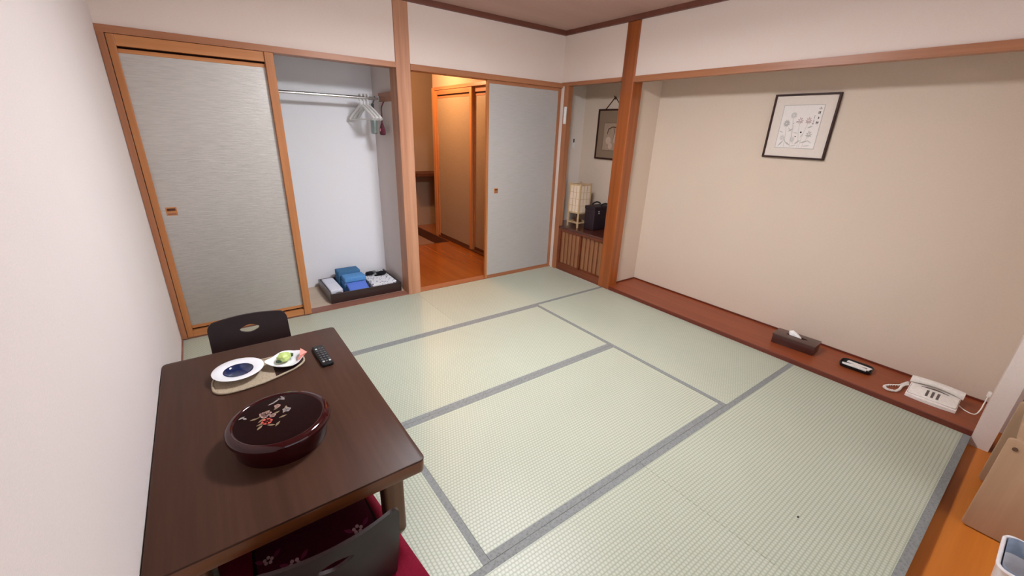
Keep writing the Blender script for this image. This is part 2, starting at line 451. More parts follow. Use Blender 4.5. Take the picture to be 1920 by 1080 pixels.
t = thing('wall_shelf', 'small wooden shelf at the far end of the hallway', 'shelf', (-.2, 2.55, .8))
build('board', B().box(-.56, .45, 2.36, 2.72, .80, .84), m_rdark, t)
build('side_panel', B().faces([(-.02, 2.72, 0), (-.02, 2.72, .8), (-.02, 2.40, .8), (-.02, 2.66, 0), (0, 2.72, 0), (0, 2.72, .8), (0, 2.40, .8), (0, 2.66, 0)],
      [(0, 1, 2, 3), (4, 7, 6, 5), (0, 4, 5, 1), (1, 5, 6, 2), (2, 6, 7, 3), (3, 7, 4, 0)]), m_rdark, t)
hl = bpy.data.lights.new('hallway_lamp', 'POINT'); hl.energy = HALL_POWER; hl.color = HALL_COLOR; hl.shadow_soft_size = .05
ho = bpy.data.objects.new('hallway_lamp', hl); ho.location = HALL_POS; COL.objects.link(ho)

# ---------------------------------------------------------------- picture alcove
struct('wall_alcove_back', B().box(TB, TB+.06, YF-.1, .14, 0, 2.3), m_toko, 'sand coloured back wall of the picture alcove', 'wall')
struct('wall_alcove_side', B().box(.05, TB, -.862, -.80, 0, 2.3), m_toko, 'narrow side wall between the two alcoves', 'wall')
struct('ceiling_alcove', B().box(.05, TB+.06, YF, .14, 2.2, 2.24), m_toko, 'alcove ceiling hidden above the lintel', 'ceiling')
struct('floor_alcove', B().box(.012, TB, YF, -.862, -.05, .030).box(.012, .118, -.905, -.862, -.05, .030), m_toko_f, 'red brown polished board of the picture alcove', 'floor')
struct('trim_13', B().rbox(-.003, .012, YF, TY0, -.02, .0315, .003), m_toko_e, 'dark red front edge of the alcove board', 'edge')
t = thing('trim_14', 'dark strip along the foot of the alcove walls', 'edge', (.44, -2.2, .03), None, 'structure')
build('strip', B().box(TB-.008, TB, YF, -.862, .030, .042), m_toko_e, t)
build('strip', B().box(.118, TB-.008, -.870, -.862, .030, .042), m_toko_e, t)
struct('wall_wing', B().box(0, TB+.06, -3.578, YF, -.05, ZC), m_wall, 'pale wing wall at the right end of the picture alcove', 'wall')

# ---------------------------------------------------------------- lantern alcove
struct('wall_lantern_alcove', B().box(.0, TB, .10, .14, 0, 2.3), m_alcove, 'pale inner side wall of the lantern alcove', 'wall')

# ---------------------------------------------------------------- sun room behind the camera
EF = -.05
struct('floor_sunroom', B().box(XL, .6, -4.9, YF, EF-.06, EF), m_efloor, 'orange brown wooden floor beyond the tatami edge', 'floor')
struct('wall_front', B().box(XL, .6, -4.9, -4.84, EF, .2).box(XL, .6, -4.9, -4.84, 1.95, ZC).box(XL, -3.3, -4.9, -4.84, .2, 1.95).box(-.2, .6, -4.9, -4.84, .2, 1.95), m_wall, 'wall under and over the sun room window', 'wall')
struct('wall_sunroom', B().box(.3, .36, -4.9, -3.578, EF, ZC), m_wall, 'side wall of the sun room', 'wall')
struct('ceiling_sunroom', B().box(XL-.1, .6, -4.9, YF, ZC-.1, ZC+.06), m_ceil, 'ceiling of the sun room behind the viewer', 'ceiling')
t = thing('window_1', 'wide aluminium framed window of the sun room', 'window', (-1.75, -4.86, .2), None, 'structure')
for x in (-3.3, -1.78, -.24): build('mullion', B().box(x, x+.05, -4.88, -4.85, .2, 1.95), m_white, t)
build('frame_rail', B().box(-3.3, -.19, -4.88, -4.85, .2, .24), m_white, t)
build('frame_rail', B().box(-3.3, -.19, -4.88, -4.85, 1.91, 1.95), m_white, t)
struct('trim_15', B().rbox(.0, .10, -3.66, -3.60, EF, 2.2, .003), m_wz, 'tan wooden post behind the pale wing wall', 'post')

# ---------------------------------------------------------------- ceiling lamp
lx, ly, lz = LAMP_POS
t = thing('ceiling_lamp', 'square white lamp hanging under the middle of the ceiling', 'lamp', (lx, ly, lz))
build('diffuser', B().rbox(lx-.19, lx+.19, ly-.19, ly+.19, lz, lz+.04, .012), emis('lamp_diffuser', LAMP_COLOR, LAMP_STRENGTH), t)
build('housing', B().box(lx-.205, lx+.205, ly-.205, ly+.205, lz+.03, lz+.125), m_white, t)
build('stem', B().tube([(lx, ly, lz+.12), (lx, ly, ZC)], .02, 10), m_white, t)

# ================================================================ OBJECTS
def circle(cx, cy, rx, ry=None, n=24, a0=0):
    ry = rx if ry is None else ry
    return [(cx+rx*math.cos(a0+2*math.pi*i/n), cy+ry*math.sin(a0+2*math.pi*i/n)) for i in range(n)]
def leaf(cx, cy, L, W, ang, n=8):
    pts = []
    for i in range(n+1):
        t_ = i/n; pts.append((L*(t_-.5), W*.5*math.sin(math.pi*t_)))
    for i in range(n-1, 0, -1):
        t_ = i/n; pts.append((L*(t_-.5), -W*.5*math.sin(math.pi*t_)))
    c, s = math.cos(ang), math.sin(ang)
    return [(cx+x*c-y*s, cy+x*s+y*c) for x, y in pts]
def smooth_path(pts, n=8, closed=False):
    P = [Vector(p) for p in pts]; out = []; N = len(P)
    rng = range(N) if closed else range(N-1)
    for i in rng:
        p0 = P[(i-1) % N] if closed else P[max(i-1, 0)]; p1 = P[i]; p2 = P[(i+1) % N]
        p3 = P[(i+2) % N] if closed else P[min(i+2, N-1)]
        for k in range(n):
            t_ = k/n
            out.append(.5*((2*p1)+(p2-p0)*t_+(2*p0-5*p1+4*p2-p3)*t_*t_+(3*p1-p0-3*p2+p3)*t_**3))
    if not closed: out.append(P[-1])
    return out
def rot_z(c, deg):
    return Matrix.Translation(c) @ Matrix.Rotation(math.radians(deg), 4, 'Z')

# ---------------------------------------------------------------- low table
TX0, TX1, TYN, TYF, TZ = XL+.004, -2.668, -2.352, -1.092, .360
t = thing('low_table', 'dark brown rectangular low table standing against the pale left wall', 'table', ((TX0+TX1)/2, (TYN+TYF)/2, 0))
build('tabletop', B().vbox(TX0, TX1, TYN, TYF, TZ-.010, TZ, .022, .004, 5), m_table, t, 40)
build('edge_band', B().vbox(TX0+.001, TX1-.001, TYN+.001, TYF-.001, TZ-.058, TZ-.009, .022, .006, 5), m_table_e, t, 40)
for (x0, y0) in ((TX0+.05, TYN+.06), (TX1-.135, TYN+.06), (TX0+.05, TYF-.13), (TX1-.135, TYF-.13)):
    build('leg', B().vbox(x0-.004, x0+.070, y0, y0+.075, 0, TZ-.057, .012, .006, 3), m_leg, t, 40)
ap = TZ-.095
build('apron', B().box(TX0+.07, TX1-.10, TYN+.09, TYN+.11, ap, TZ-.057), m_table, t)
build('apron', B().box(TX0+.07, TX1-.10, TYF-.11, TYF-.09, ap, TZ-.057), m_table, t)
build('apron', B().box(TX0+.075, TX0+.095, TYN+.11, TYF-.11, ap, TZ-.057), m_table, t)
build('apron', B().box(TX1-.125, TX1-.105, TYN+.11, TYF-.11, ap, TZ-.057), m_table, t)

# ---------------------------------------------------------------- legless chairs
def zaisu(label, xc, yb, face, width, H, lean, sag, z0=0.0, taper=.01):
    """face=+1: sits looking towards +y (back at the -y side)"""
    r = thing('legless_chair', label, 'chair', (xc, yb+face*.2, z0), 'legless chairs at the low table')
    nu, nv, th = 44, 36, .012
    hc, hw_, hh = (.5, .80), .13, .056          # hand hole centre (u,v), half sizes in u,v
    def P(u, v, k):
        # u 0..1 across, v 0..1 up
        wv = width*(1-taper*4*(v-.5)**2*0 - taper*(1-v))
        x = xc+(u-.5)*wv
        s = 1-(2*u-1)**2
        top = H-.020*(2*u-1)**2*1.0
        z = z0+.006+v*(top-.006)
        bend = (1-v)**2*.03*face
        y = yb-face*(lean*v+sag*s*(.35+.65*v))+bend
        return Vector((x, y+face*k*th, z))
    def corner(u, v):   # round the two upper corners
        ru, rv = .085, .10
        if v > 1-rv and (u < ru or u > 1-ru):
            uu = (ru-u)/ru if u < ru else (u-(1-ru))/ru
            vv = (v-(1-rv))/rv
            d = math.hypot(uu, vv)
            if d > 1e-6:
                m_ = max(uu, vv)/d
                uu, vv = uu*m_, vv*m_
            u2 = ru-uu*ru if u < ru else (1-ru)+uu*ru
            return u2, (1-rv)+vv*rv
        return u, v
    b = B(); grid = {}
    us = [i/nu for i in range(nu+1)]; vs = [j/nv for j in range(nv+1)]
    hole = set()
    for i in range(nu):
        for j in range(nv):
            cu_, cv_ = (i+.5)/nu, (j+.5)/nv
            if (abs(cu_-hc[0])/hw_)**1.5+(abs(cv_-hc[1])/hh)**1.5 < 1.0: hole.add((i, j))
    def vert(i, j, k):
        if (i, j, k) not in grid:
            u, v = corner(us[i], vs[j])
            near = [(a_, b_) in hole for a_ in (i-1, i) for b_ in (j-1, j)]
            if any(near) and not all(near):      # draw the cut-out's edge onto a smooth lens outline
                du, dv = u-hc[0], v-hc[1]
                kk = ((abs(du)/hw_)**1.5+(abs(dv)/hh)**1.5)**(1/1.5) or 1
                u, v = hc[0]+du/kk, hc[1]+dv/kk
            grid[(i, j, k)] = b.bm.verts.new(P(u, v, k))
        return grid[(i, j, k)]
    def cell(i, j): return 0 <= i < nu and 0 <= j < nv and (i, j) not in hole
    for i in range(nu):
        for j in range(nv):
            if not cell(i, j): continue
            for k in (0, 1):
                b.bm.faces.new([vert(i, j, k), vert(i+1, j, k), vert(i+1, j+1, k), vert(i, j+1, k)])
            for (di, dj, e0, e1) in ((-1, 0, (i, j), (i, j+1)), (1, 0, (i+1, j), (i+1, j+1)), (0, -1, (i, j), (i+1, j)), (0, 1, (i, j+1), (i+1, j+1))):
                if not cell(i+di, j+dj):
                    b.bm.faces.new([vert(*e0, 0), vert(*e1, 0), vert(*e1, 1), vert(*e0, 1)])
    build('backrest', b, m_zaisu, r, 50)
    # moulded seat running forward from the foot of the back
    s = B(); n = 12; vs_, fs_ = [], []
    for a in range(n+1):
        q = a/n
        y = yb+face*(.03+q*.40); z = z0+.035-.022*math.sin(min(1, q*3)*math.pi/2)+.004*q
        hwid = width*.5*(.98+.05*math.sin(q*math.pi))
        for kx in (-1, 1):
            for kz in (0, 1): vs_.append((xc+kx*hwid, y, z+kz*.012-(.012 if z0 == 0 else .012)))
    for a in range(n):
        o_ = a*4; p_ = o_+4
        fs_ += [(o_, o_+2, p_+2, p_), (o_+1, p_+1, p_+3, o_+3), (o_, p_, p_+1, o_+1), (o_+2, o_+3, p_+3, p_+2)]
    fs_ += [(0, 1, 3, 2), (n*4, n*4+2, n*4+3, n*4+1)]
    build('seat', s.faces(vs_, fs_), m_zaisu, r, 40)
    return r
zaisu('dark legless chair on the far side of the table, in front of the silver door', -3.066, -.880, -1, .405, .405, .120, .012)
ch2 = zaisu('dark curved legless chair at the near end of the table, on a crimson cushion', -3.035, -2.500, 1, .395, .385, .035, .055, .048, .02)

# crimson floor cushion under the near chair
def pillow(b, x0, x1, y0, y1, z0, h, mtx=None, n=14):
    vs_, fs_ = [], []
    for side in (0, 1):
        for i in range(n+1):
            for j in range(n+1):
                u, v = i/n, j/n
                e = (1-abs(2*u-1)**6)*(1-abs(2*v-1)**6)
                z = z0+h*.36+h*.64*e**.5 if side else z0+h*.24*(1-min(1, e*3))
                vs_.append((x0+(x1-x0)*u, y0+(y1-y0)*v, z))
    N = (n+1)*(n+1)
    for side in (0, 1):
        for i in range(n):
            for j in range(n):
                a = side*N+i*(n+1)+j; fs_.append((a, a+1, a+n+2, a+n+1))
    ring = [(i, 0) for i in range(n)]+[(n, j) for j in range(n)]+[(n-i, n) for i in range(n)]+[(0, n-j) for j in range(n)]
    for (i, j), (i2, j2) in zip(ring, ring[1:]+ring[:1]):
        a, a2 = i*(n+1)+j, i2*(n+1)+j2
        fs_.append((a, a2, a2+N, a+N))
    return b.merge(B().faces(vs_, fs_).bm, mtx)
mz = rot_z((-3.045, -2.285, 0), 6)
t = thing('floor_cushion', 'crimson flat floor cushion with floral print under the near chair', 'cushion', (-3.04, -2.26, 0))
build('cover', pillow(B(), -.27, .27, -.275, .275, 0, .05, mz), m_crimson, t, 60)
# thin seat pad of the chair, printed with pale flowers
pad = build('seat_pad', pillow(B(), -3.035-.19, -3.035+.19, -2.46, -2.08, .064, .03), m_maroon_shaded, ch2, 60)
fb, fb2 = B(), B()
for (px, py, s_) in ((-2.91, -2.27, .8), (-2.90, -2.36, .6), (-2.975, -2.34, .6), (-3.12, -2.28, .8), (-3.15, -2.37, .7), (-3.19, -2.22, .7), (-3.03, -2.40, .5)):
    for k in range(5):
        a = k*1.2566+px*9
        fb.prism(circle(px+.016*s_*math.cos(a), py+.016*s_*math.sin(a), .008*s_, .010*s_, 8), .0012, Matrix.Translation((0, 0, .0935)))
    fb2.prism(leaf(px+.04*s_, py+.02*s_, .05*s_, .02*s_, .8), .001, Matrix.Translation((0, 0, .0935)))
    fb2.prism(leaf(px-.035*s_, py+.01*s_, .05*s_, .02*s_, 2.4), .001, Matrix.Translation((0, 0, .0935)))
build('flower_print', fb, m_petal, pad)['kind'] = 'stuff'; build('leaf_print', fb2, m_petal2, pad)['kind'] = 'stuff'

# ---------------------------------------------------------------- lacquer box on the table
BX, BY, BR = -3.066, -1.962, .172
t = thing('lacquer_box', 'round maroon lacquer box with a flower decorated lid', 'box', (BX, BY, TZ))
build('body', B().lathe([(0, 0), (.150, 0), (.152, .004), (.157, .04), (.160, .078), (.0, .078)], (BX, BY, TZ), 64), m_lacq, t, 40)
lid = build('lid', B().lathe([(.162, .068), (BR-.002, .068), (BR, .072), (BR, .086), (BR-.004, .093), (BR-.012, .0985), (BR-.020, .100), (BR-.022, .0975), (BR-.026, .0960), (0, .0985), (0, .09), (.162, .072), (.162, .068)], (BX, BY, TZ), 72), m_lacq, t, 35)
build('lid_panel', B().lathe([(0, .0986), (.10, .0985), (BR-.028, .0965), (BR-.0285, .0958), (0, .0970)], (BX, BY, TZ), 72), m_lacq_t, lid, 40)
m_gold = plain('maki_e_gold', (128, 108, 84), .4, .4); m_pinkg = plain('maki_e_pink', (168, 132, 124), .4, .4); m_redf = plain('maki_e_red', (196, 84, 74), .4, .4); m_grayg = plain('maki_e_grey', (150, 140, 136), .4, .4)
zt = Matrix.Translation((0, 0, TZ+.0985))
g1, g2, g3, g4 = B(), B(), B(), B()
for (dx, dy, L, a) in ((-.055, .01, .03, .6), (-.06, -.012, .03, .2), (-.03, -.035, .028, -.5), (.012, -.005, .028, .2), (.022, .025, .026, 1.0), (-.005, .03, .03, .4), (-.035, .055, .028, .3), (-.05, .035, .03, .1), (.03, .045, .026, 1.3), (0, .06, .028, .7), (-.075, .03, .03, .0), (-.01, -.04, .03, .9), (-.065, -.03, .028, .8)):
    g1.prism(leaf(BX+dx, BY+dy, L, .009, a), .0006, zt)
for (dx, dy, r_) in ((-.042, .030, .011), (-.030, .042, .011), (-.048, .046, .010), (-.018, .020, .010), (.005, .072, .010)):
    for k in range(5):
        a = k*1.2566; g2.prism(circle(BX+dx+r_*.6*math.cos(a), BY+dy+r_*.6*math.sin(a), r_*.55, None, 8), .0008, zt)
for k in range(6):
    a = k*1.047; g3.prism(circle(BX-.040+.010*math.cos(a), BY-.006+.010*math.sin(a), .009, None, 8), .001, zt)
for k in range(5):
    a = k*1.2566; g4.prism(circle(BX+.030+.008*math.cos(a), BY+.030+.008*math.sin(a), .007, None, 8), .0008, zt)
for (dx, dy, L, a) in ((.022, .115, .034, .2), (.030, .118, .032, 1.9), (.024, .112, .030, -.8), (-.010, .098, .030, .3), (.004, .106, .026, .5)):
    g4.prism(leaf(BX+dx, BY+dy, L, .007, a), .0008, zt)
for (dx, dy, L, a) in ((-.112, .062, .022, .4), (-.103, .052, .018, -.9)):
    g4.prism(leaf(BX+dx, BY+dy, L, .009, a), .0008, zt)
for nm_, g_, mm_ in (('leaf_decoration', g1, m_gold), ('blossom_decoration', g2, m_pinkg), ('red_blossom', g3, m_redf), ('grass_decoration', g4, m_grayg)):
    build(nm_, g_, mm_, lid)['kind'] = 'stuff'

# ---------------------------------------------------------------- tray with plates and sweets
def rrect(cx, cy, hx, hy, r, n=6):
    pts = []
    for (sx, sy, a0) in ((1, 1, 0), (-1, 1, 90), (-1, -1, 180), (1, -1, 270)):
        for k in range(n+1):
            a = math.radians(a0+90*k/n)
            pts.append((cx+sx*(hx-r)+r*math.cos(a), cy+sy*(hy-r)+r*math.sin(a)))
    return pts
m_woven = plain('woven_bamboo', (172, 156, 134), .7, .2, 0, 0, .3, 350, .5)
m_tray_dark_shade = plain('tray_dark_shaded_end', (46, 28, 22), .5, .3)  # dark tray interior and the shadow inside it, put into one colour
TCX, TCY = -3.075, -1.415
def tray_shape(k=1.0):
    pts = []
    for i in range(48):
        a = 2*math.pi*i/48; c, s = math.cos(a), math.sin(a)
        p = 2/3.2
        x = .190*math.copysign(abs(c)**p, c); y = .112*math.copysign(abs(s)**p, s)
        y *= 1-.28*max(0, x/.190)
        pts.append((TCX+x*k, TCY+y*k+ .03*(x/.19)))
    return pts
t = thing('woven_tray', 'beige woven oblong tray with a dark, partly shaded tapered end on the table', 'tray', (TCX, TCY, TZ))
build('base', B().prism(tray_shape(), .004, Matrix.Translation((0, 0, TZ+.0005))), m_woven, t)
build('dark_shaded_end', B().prism([p for p in tray_shape(.985) if p[0] > TCX+.03], .0015, Matrix.Translation((0, 0, TZ+.0045))), m_tray_dark_shade, t)
build('rim', B().tube([(x, y, TZ+.006) for x, y in tray_shape()], .0052, 8, True), m_woven, t, 60)

m_porc = plain('white_porcelain', (236, 236, 240), .14, .5, 0, .3, .02)
m_blue = plain('deep_blue_glaze', (12, 34, 78), .1, .55, 0, .5, .15, 40)
px_, py_ = -3.160, -1.398
t = thing('soup_plate', 'wide rimmed white plate with a deep blue hollow, on the woven tray', 'plate', (px_, py_, TZ+.005))
build('bowl', B().lathe([(0, 0), (.045, 0), (.052, .004), (.068, .020), (.101, .0295), (.1035, .032), (.101, .0335), (.066, .0285), (.0605, .0265)], (px_, py_, TZ+.006), 56), m_porc, t, 40)
build('glazed_centre', B().lathe([(.061, .0268), (.056, .019), (.040, .0095), (.020, .006), (0, .0055)], (px_, py_, TZ+.006), 48), m_blue, t, 60)

qx, qy = -2.966, -1.405
def boat(k):
    base = [(-.086, 0), (-.055, .042), (0, .085), (.05, .062), (.088, .012), (.060, -.048), (.015, -.082), (-.045, -.056)]
    return [(x*k, y*k) for x, y in base]
t = thing('leaf_plate', 'small white leaf shaped dish holding green sweets, on the woven tray', 'plate', (qx, qy, TZ+.0066))
rings = [(.35, 0.0), (.5, 0.002), (.8, .014), (1.0, .024), (1.02, .0265), (.97, .0255), (.75, .015), (.45, .0065)]
vs_, fs_ = [], []
K = 48
for (k, z) in rings:
    sp_ = smooth_path([(x, y, 0) for x, y in boat(k)], 6, True)
    for p in sp_:
        tip = max(0, (abs(p.x)/.09-.55))*.02
        vs_.append((qx+p.x, qy+p.y, TZ+.0066+z+tip*(z/.026)))
for j in range(len(rings)-1):
    for i in range(K): fs_.append((j*K+i, j*K+(i+1) % K, (j+1)*K+(i+1) % K, (j+1)*K+i))
fs_.append(tuple(range(K))[::-1]); fs_.append(tuple((len(rings)-1)*K+i for i in range(K)))
build('dish', B().faces(vs_, fs_), m_porc, t, 50)
def lump(c, r, seed, sq=.75, n=2):
    b = bmesh.new(); bmesh.ops.create_icosphere(b, subdivisions=n, radius=1)
    rd = random.Random(seed)
    for v in b.verts:
        v.co *= 1+rd.uniform(-.16, .16)
        v.co = Vector((v.co.x*r, v.co.y*r, v.co.z*r*sq))
    return B().merge(b, Matrix.Translation(c))
m_green = plain('pale_green_wrapper', (186, 208, 120), .35, .5, 0, .2, .2, 90); m_dgreen = plain('dark_green_leaf', (52, 72, 52), .5, .3); m_pink = plain('pink_paper', (232, 150, 138), .6, .2)
t = thing('wrapped_sweet', 'pale green wrapped sweet on the small white dish', 'sweet', (qx-.005, qy+.005, TZ+.014))
build('wrapper', lump((qx-.004, qy+.012, TZ+.0385), .030, 3, .75), m_green, t)
build('twisted_end', lump((qx+.026, qy+.022, TZ+.036), .014, 5, .8, 1), m_dgreen, t)
build('twisted_end', lump((qx-.030, qy-.006, TZ+.030), .013, 8, .6, 1), m_dgreen, t)
t = thing('pink_sweet', 'folded pink wrapped sweet at the tip of the white dish', 'sweet', (qx+.07, qy-.0, TZ+.03))
wv = [(qx+.045, qy-.035, TZ+.026), (qx+.060, qy-.030, TZ+.047), (qx+.075, qy+.025, TZ+.058), (qx+.092, qy+.015, TZ+.038), (qx+.098, qy-.01, TZ+.046), (qx+.08, qy-.012, TZ+.030), (qx+.058, qy-.02, TZ+.024)]
build('paper', B().faces(wv, [(0, 1, 6), (1, 2, 5), (2, 3, 5), (3, 4, 5), (1, 5, 6), (0, 6, 5), (0, 5, 4), (0, 4, 1), (1, 4, 2), (2, 4, 3)]), m_pink, t)

# ---------------------------------------------------------------- remote control
rx_, ry_ = -2.803, -1.425
t = thing('remote_control', 'black remote control lying near the far corner of the table', 'remote control', (rx_, ry_, TZ))
mr = rot_z((rx_, ry_, TZ), 1.5)
build('case', B().vbox(-.027, .027, -.107, .107, 0, .018, .010, .004, 4, mr), m_black, t, 40)
m_key = plain('remote_keys', (84, 84, 88), .5, .3); m_keyw = plain('remote_keys_white', (190, 190, 190), .5, .3)
kb, kw_ = B(), B()
for i in range(7):
    for j in range(3):
        (kw_ if (i == 6 and j == 0) or (i == 0 and j != 1) else kb).rbox(-.019+j*.015, -.009+j*.015, -.085+i*.024, -.073+i*.024, .017, .0205, .001, 1, mr)
build('keys', kb, m_key, t)['kind'] = 'stuff'; build('pale_keys', kw_, m_keyw, t)['kind'] = 'stuff'

# ---------------------------------------------------------------- tissue box, dish, telephone in the alcove
AZ = .0302
m_tissue = plain('tissue_box_wood', (70, 36, 30), .3, .5, 0, .2, .1, 20)
m_tissue_t = plain('tissue_box_top', (84, 60, 54), .35, .5, 0, .2, .1, 20)
mt_ = rot_z((.245, -2.520, AZ), 4)
t = thing('tissue_box', 'dark brown wooden tissue box on the red brown alcove board', 'tissue box', (.245, -2.52, AZ))
build('case', B().rbox(-.070, .070, -.138, .138, 0, .068, .004, 2, mt_), m_tissue, t, 40)
tp = build('top_panel', B().rbox(-.073, .073, -.141, .141, .066, .075, .002, 2, mt_), m_tissue_t, t, 40)
build('slot', B().prism(circle(0, 0, .016, .07, 24), .0006, mt_ @ Matrix.Translation((0, 0, .0752))), m_gap_shade, tp)
m_tis = plain('white_tissue', (240, 236, 232), .9, .1)
b = B().faces([mt_ @ Vector(p) for p in ((.012, .050, .075), (-.006, .048, .075), (.0, .058, .103), (.018, .035, .111), (.004, -.032, .075), (-.012, -.030, .076), (.022, .0, .091))],
      [(0, 1, 2), (2, 3, 0), (1, 5, 2), (2, 5, 3), (3, 5, 4), (3, 4, 6), (0, 3, 6), (0, 6, 4), (0, 4, 5, 1)])
build('tissue', b, m_tis, t)

t = thing('pen_dish', 'small black oval dish with white packets, between tissue box and telephone', 'dish', (.27, -2.90, AZ))
md = rot_z((.262, -2.898, AZ), 3)
vs_, fs_ = [], []
prof = [(0, 0), (.80, 0), (.95, .006), (1.0, .022), (.96, .024), (.90, .010), (.78, .006), (0, .006)]
NN = 40
for (k, z) in prof:
    for (x, y) in rrect(0, 0, max(.064*k, 1e-4), max(.090*k, 1e-4), max(.034*k, 5e-5), 9): vs_.append(md @ Vector((x, y, z)))
for j in range(len(prof)-1):
    for i in range(NN): fs_.append((j*NN+i, j*NN+(i+1) % NN, (j+1)*NN+(i+1) % NN, (j+1)*NN+i))
b = B().faces(vs_, fs_); bmesh.ops.remove_doubles(b.bm, verts=b.bm.verts, dist=3e-4)
build('bowl', b, m_black, t, 40)
for nm, lab, cx_, cy_, an in (('paper_packet', 'white paper packet nearer the tatami in the black dish', -.020, .006, 98), ('paper_packet', 'white paper packet lying behind the other in the black dish', .020, -.012, 80)):
    mm = md @ Matrix.Translation((cx_, cy_, .013)) @ Matrix.Rotation(math.radians(an), 4, 'Z')
    o = build(nm, B().prism([(-.068, -.022), (.068, -.010), (.068, .014), (-.064, .026)], .008, mm, .001), m_tis)
    tag(o, lab, 'packet', 'packets in the black dish')

# telephone: local x = towards the wall, local y = along the alcove (+y = left in view)
pz = rot_z((.222, -3.292, AZ), 2)
t = thing('telephone', 'cream push button telephone on the alcove board', 'telephone', (.222, -3.292, AZ))
def wedge(x0, x1, y0, y1, za, zb, bow=.0):
    vs_, n_ = [], 10
    fs_ = []
    for i in range(n_+1):
        v = i/n_; y = y0+(y1-y0)*v; s = 1-(2*v-1)**2
        vs_ += [pz @ Vector((x0-bow*s, y, 0)), pz @ Vector((x0-bow*s, y, za)), pz @ Vector((x1, y, zb)), pz @ Vector((x1, y, 0))]
    for i in range(n_):
        a, c_ = i*4, i*4+4
        fs_ += [(a, c_, c_+1, a+1), (a+1, c_+1, c_+2, a+2), (a+2, c_+2, c_+3, a+3), (a+3, c_+3, c_, a)]
    fs_ += [(0, 1, 2, 3), (n_*4+3, n_*4+2, n_*4+1, n_*4)]
    return B().faces(vs_, fs_)
b = wedge(-.088, .085, -.112, .112, .018, .048, .012)
build('base', b, m_cream, t)
def tz(x): return .018+(x+.088)/.173*.030
tilt = math.atan2(.030, .173)
ptop = pz @ Matrix.Translation((0, 0, tz(0)+.0)) @ Matrix.Rotation(-tilt, 4, 'Y')
build('face_plate', B().vbox(-.078, .040, -.108, .106, -.004, .008, .012, .003, 4, ptop), m_cream, t, 40)
build('shadow_seam', B().vbox(-.0795, .0415, -.1095, .1075, -.003, .002, .012, 0, 4, ptop), plain('grey_seam', (150, 138, 126), .6), t)
m_keyd = plain('phone_keys', (104, 92, 88), .5, .3)
for j in range(3):
    for i in range(4):
        build('key', B().rbox(-.060+i*.0175, -.046+i*.0175, .020-j*.024, .032-j*.024, .007, .011, .001, 1, ptop), m_keyd, t)
# handset along the back
hs = []
for i in range(17):
    v = i/16; y = .122-.244*v; s = 1-(2*v-1)**2
    hs.append(ptop @ Vector((.066, y, .018+.010*s)))
hbm = B(); vs_, fs_ = [], []
for i in range(17):
    v = i/16; y = .120-.240*v; s = 1-(2*v-1)**2
    zc = .012+.016*s; hx_ = .024-.004*s; hz_ = .017-.005*s
    for (x, z) in rrect(0, 0, hx_, hz_, .008, 3): vs_.append(ptop @ Vector((.068+x, y, zc+z)))
NS = 16
for i in range(16):
    for q in range(NS): fs_.append((i*NS+q, i*NS+(q+1) % NS, (i+1)*NS+(q+1) % NS, (i+1)*NS+q))
fs_.append(tuple(range(NS))[::-1]); fs_.append(tuple(16*NS+q for q in range(NS)))
hset = build('handset', hbm.faces(vs_, fs_), m_cream, t, 50)
arc = [ptop @ Vector((.026+.010*(1-(2*k/10-1)**2), .062-.124*k/10, .0085)) for k in range(11)]
build('handset_slot', B().tube(arc, [.0015+.0040*math.sin(math.pi*k/10) for k in range(11)], 6), m_keyd, t)
# coiled cord on the left
coil = smooth_path([(.285, -3.165, .055), (.262, -3.150, .045), (.225, -3.138, .040), (.165, -3.095, .038), (.118, -3.085, .038), (.100, -3.110, .038), (.120, -3.140, .038), (.160, -3.150, .040), (.205, -3.150, .042), (.235, -3.158, .050), (.250, -3.172, .055)], 24)
hel = []
for i, p in enumerate(coil):
    tg = (coil[min(i+1, len(coil)-1)]-coil[max(i-1, 0)]).normalized()
    a_ = tg.cross(Vector((0, 0, 1))).normalized(); b_ = tg.cross(a_)
    an = i*1.25
    hel.append(p+(a_*math.cos(an)+b_*math.sin(an))*.0048)
build('coiled_cord', B().tube(hel, .0033, 6), m_cream, t, 60)
cordp = smooth_path([(.240, -3.402, .045), (.235, -3.425, .034), (.215, -3.455, .0345), (.225, -3.478, .036), (.250, -3.487, .060), (.270, -3.489, .105), (.275, -3.490, .150)], 8)
build('line_cord', B().tube(cordp, .003, 6), m_cream, t, 60)
build('wall_plug', B().rbox(.262, .288, -3.4995, -3.482, .145, .175, .004), m_cream, t)

# ---------------------------------------------------------------- framed flower drawing (picture alcove)
m_glass = plain('picture_glass_edge', (120, 120, 118), .4)
def picture(root, x, y0, y1, z0, z1, fw_, fd, frame_m, mount_m, art_m, ay0, ay1, az0, az1, line_m):
    """on a wall facing -x; y0 > y1 (left to right in view)"""
    build('frame_rail', B().rbox(x-fd, x, y1, y0, z1-fw_, z1, .002), frame_m, root)
    build('frame_rail', B().rbox(x-fd, x, y1, y0, z0, z0+fw_, .002), frame_m, root)
    build('frame_stile', B().rbox(x-fd, x, y0-fw_, y0, z0+fw_, z1-fw_, .002), frame_m, root)
    build('frame_stile', B().rbox(x-fd, x, y1, y1+fw_, z0+fw_, z1-fw_, .002), frame_m, root)
    mo = build('mount', B().box(x-fd*.55, x-.003, y1+fw_, y0-fw_, z0+fw_, z1-fw_), mount_m, root)
    build('mount_line', B().box(x-fd*.55-.0008, x-fd*.5, ay1-.004, ay0+.004, az0-.004, az1+.004), line_m, mo)
    art = build('drawing', B().box(x-fd*.55-.0016, x-fd*.5, ay1, ay0, az0, az1), art_m, root)
    return art, x-fd*.55-.0018
t = thing('framed_drawing', 'dark framed flower drawing with brush writing hanging in the wide alcove', 'picture', (TB-.01, -2.09, 1.352))
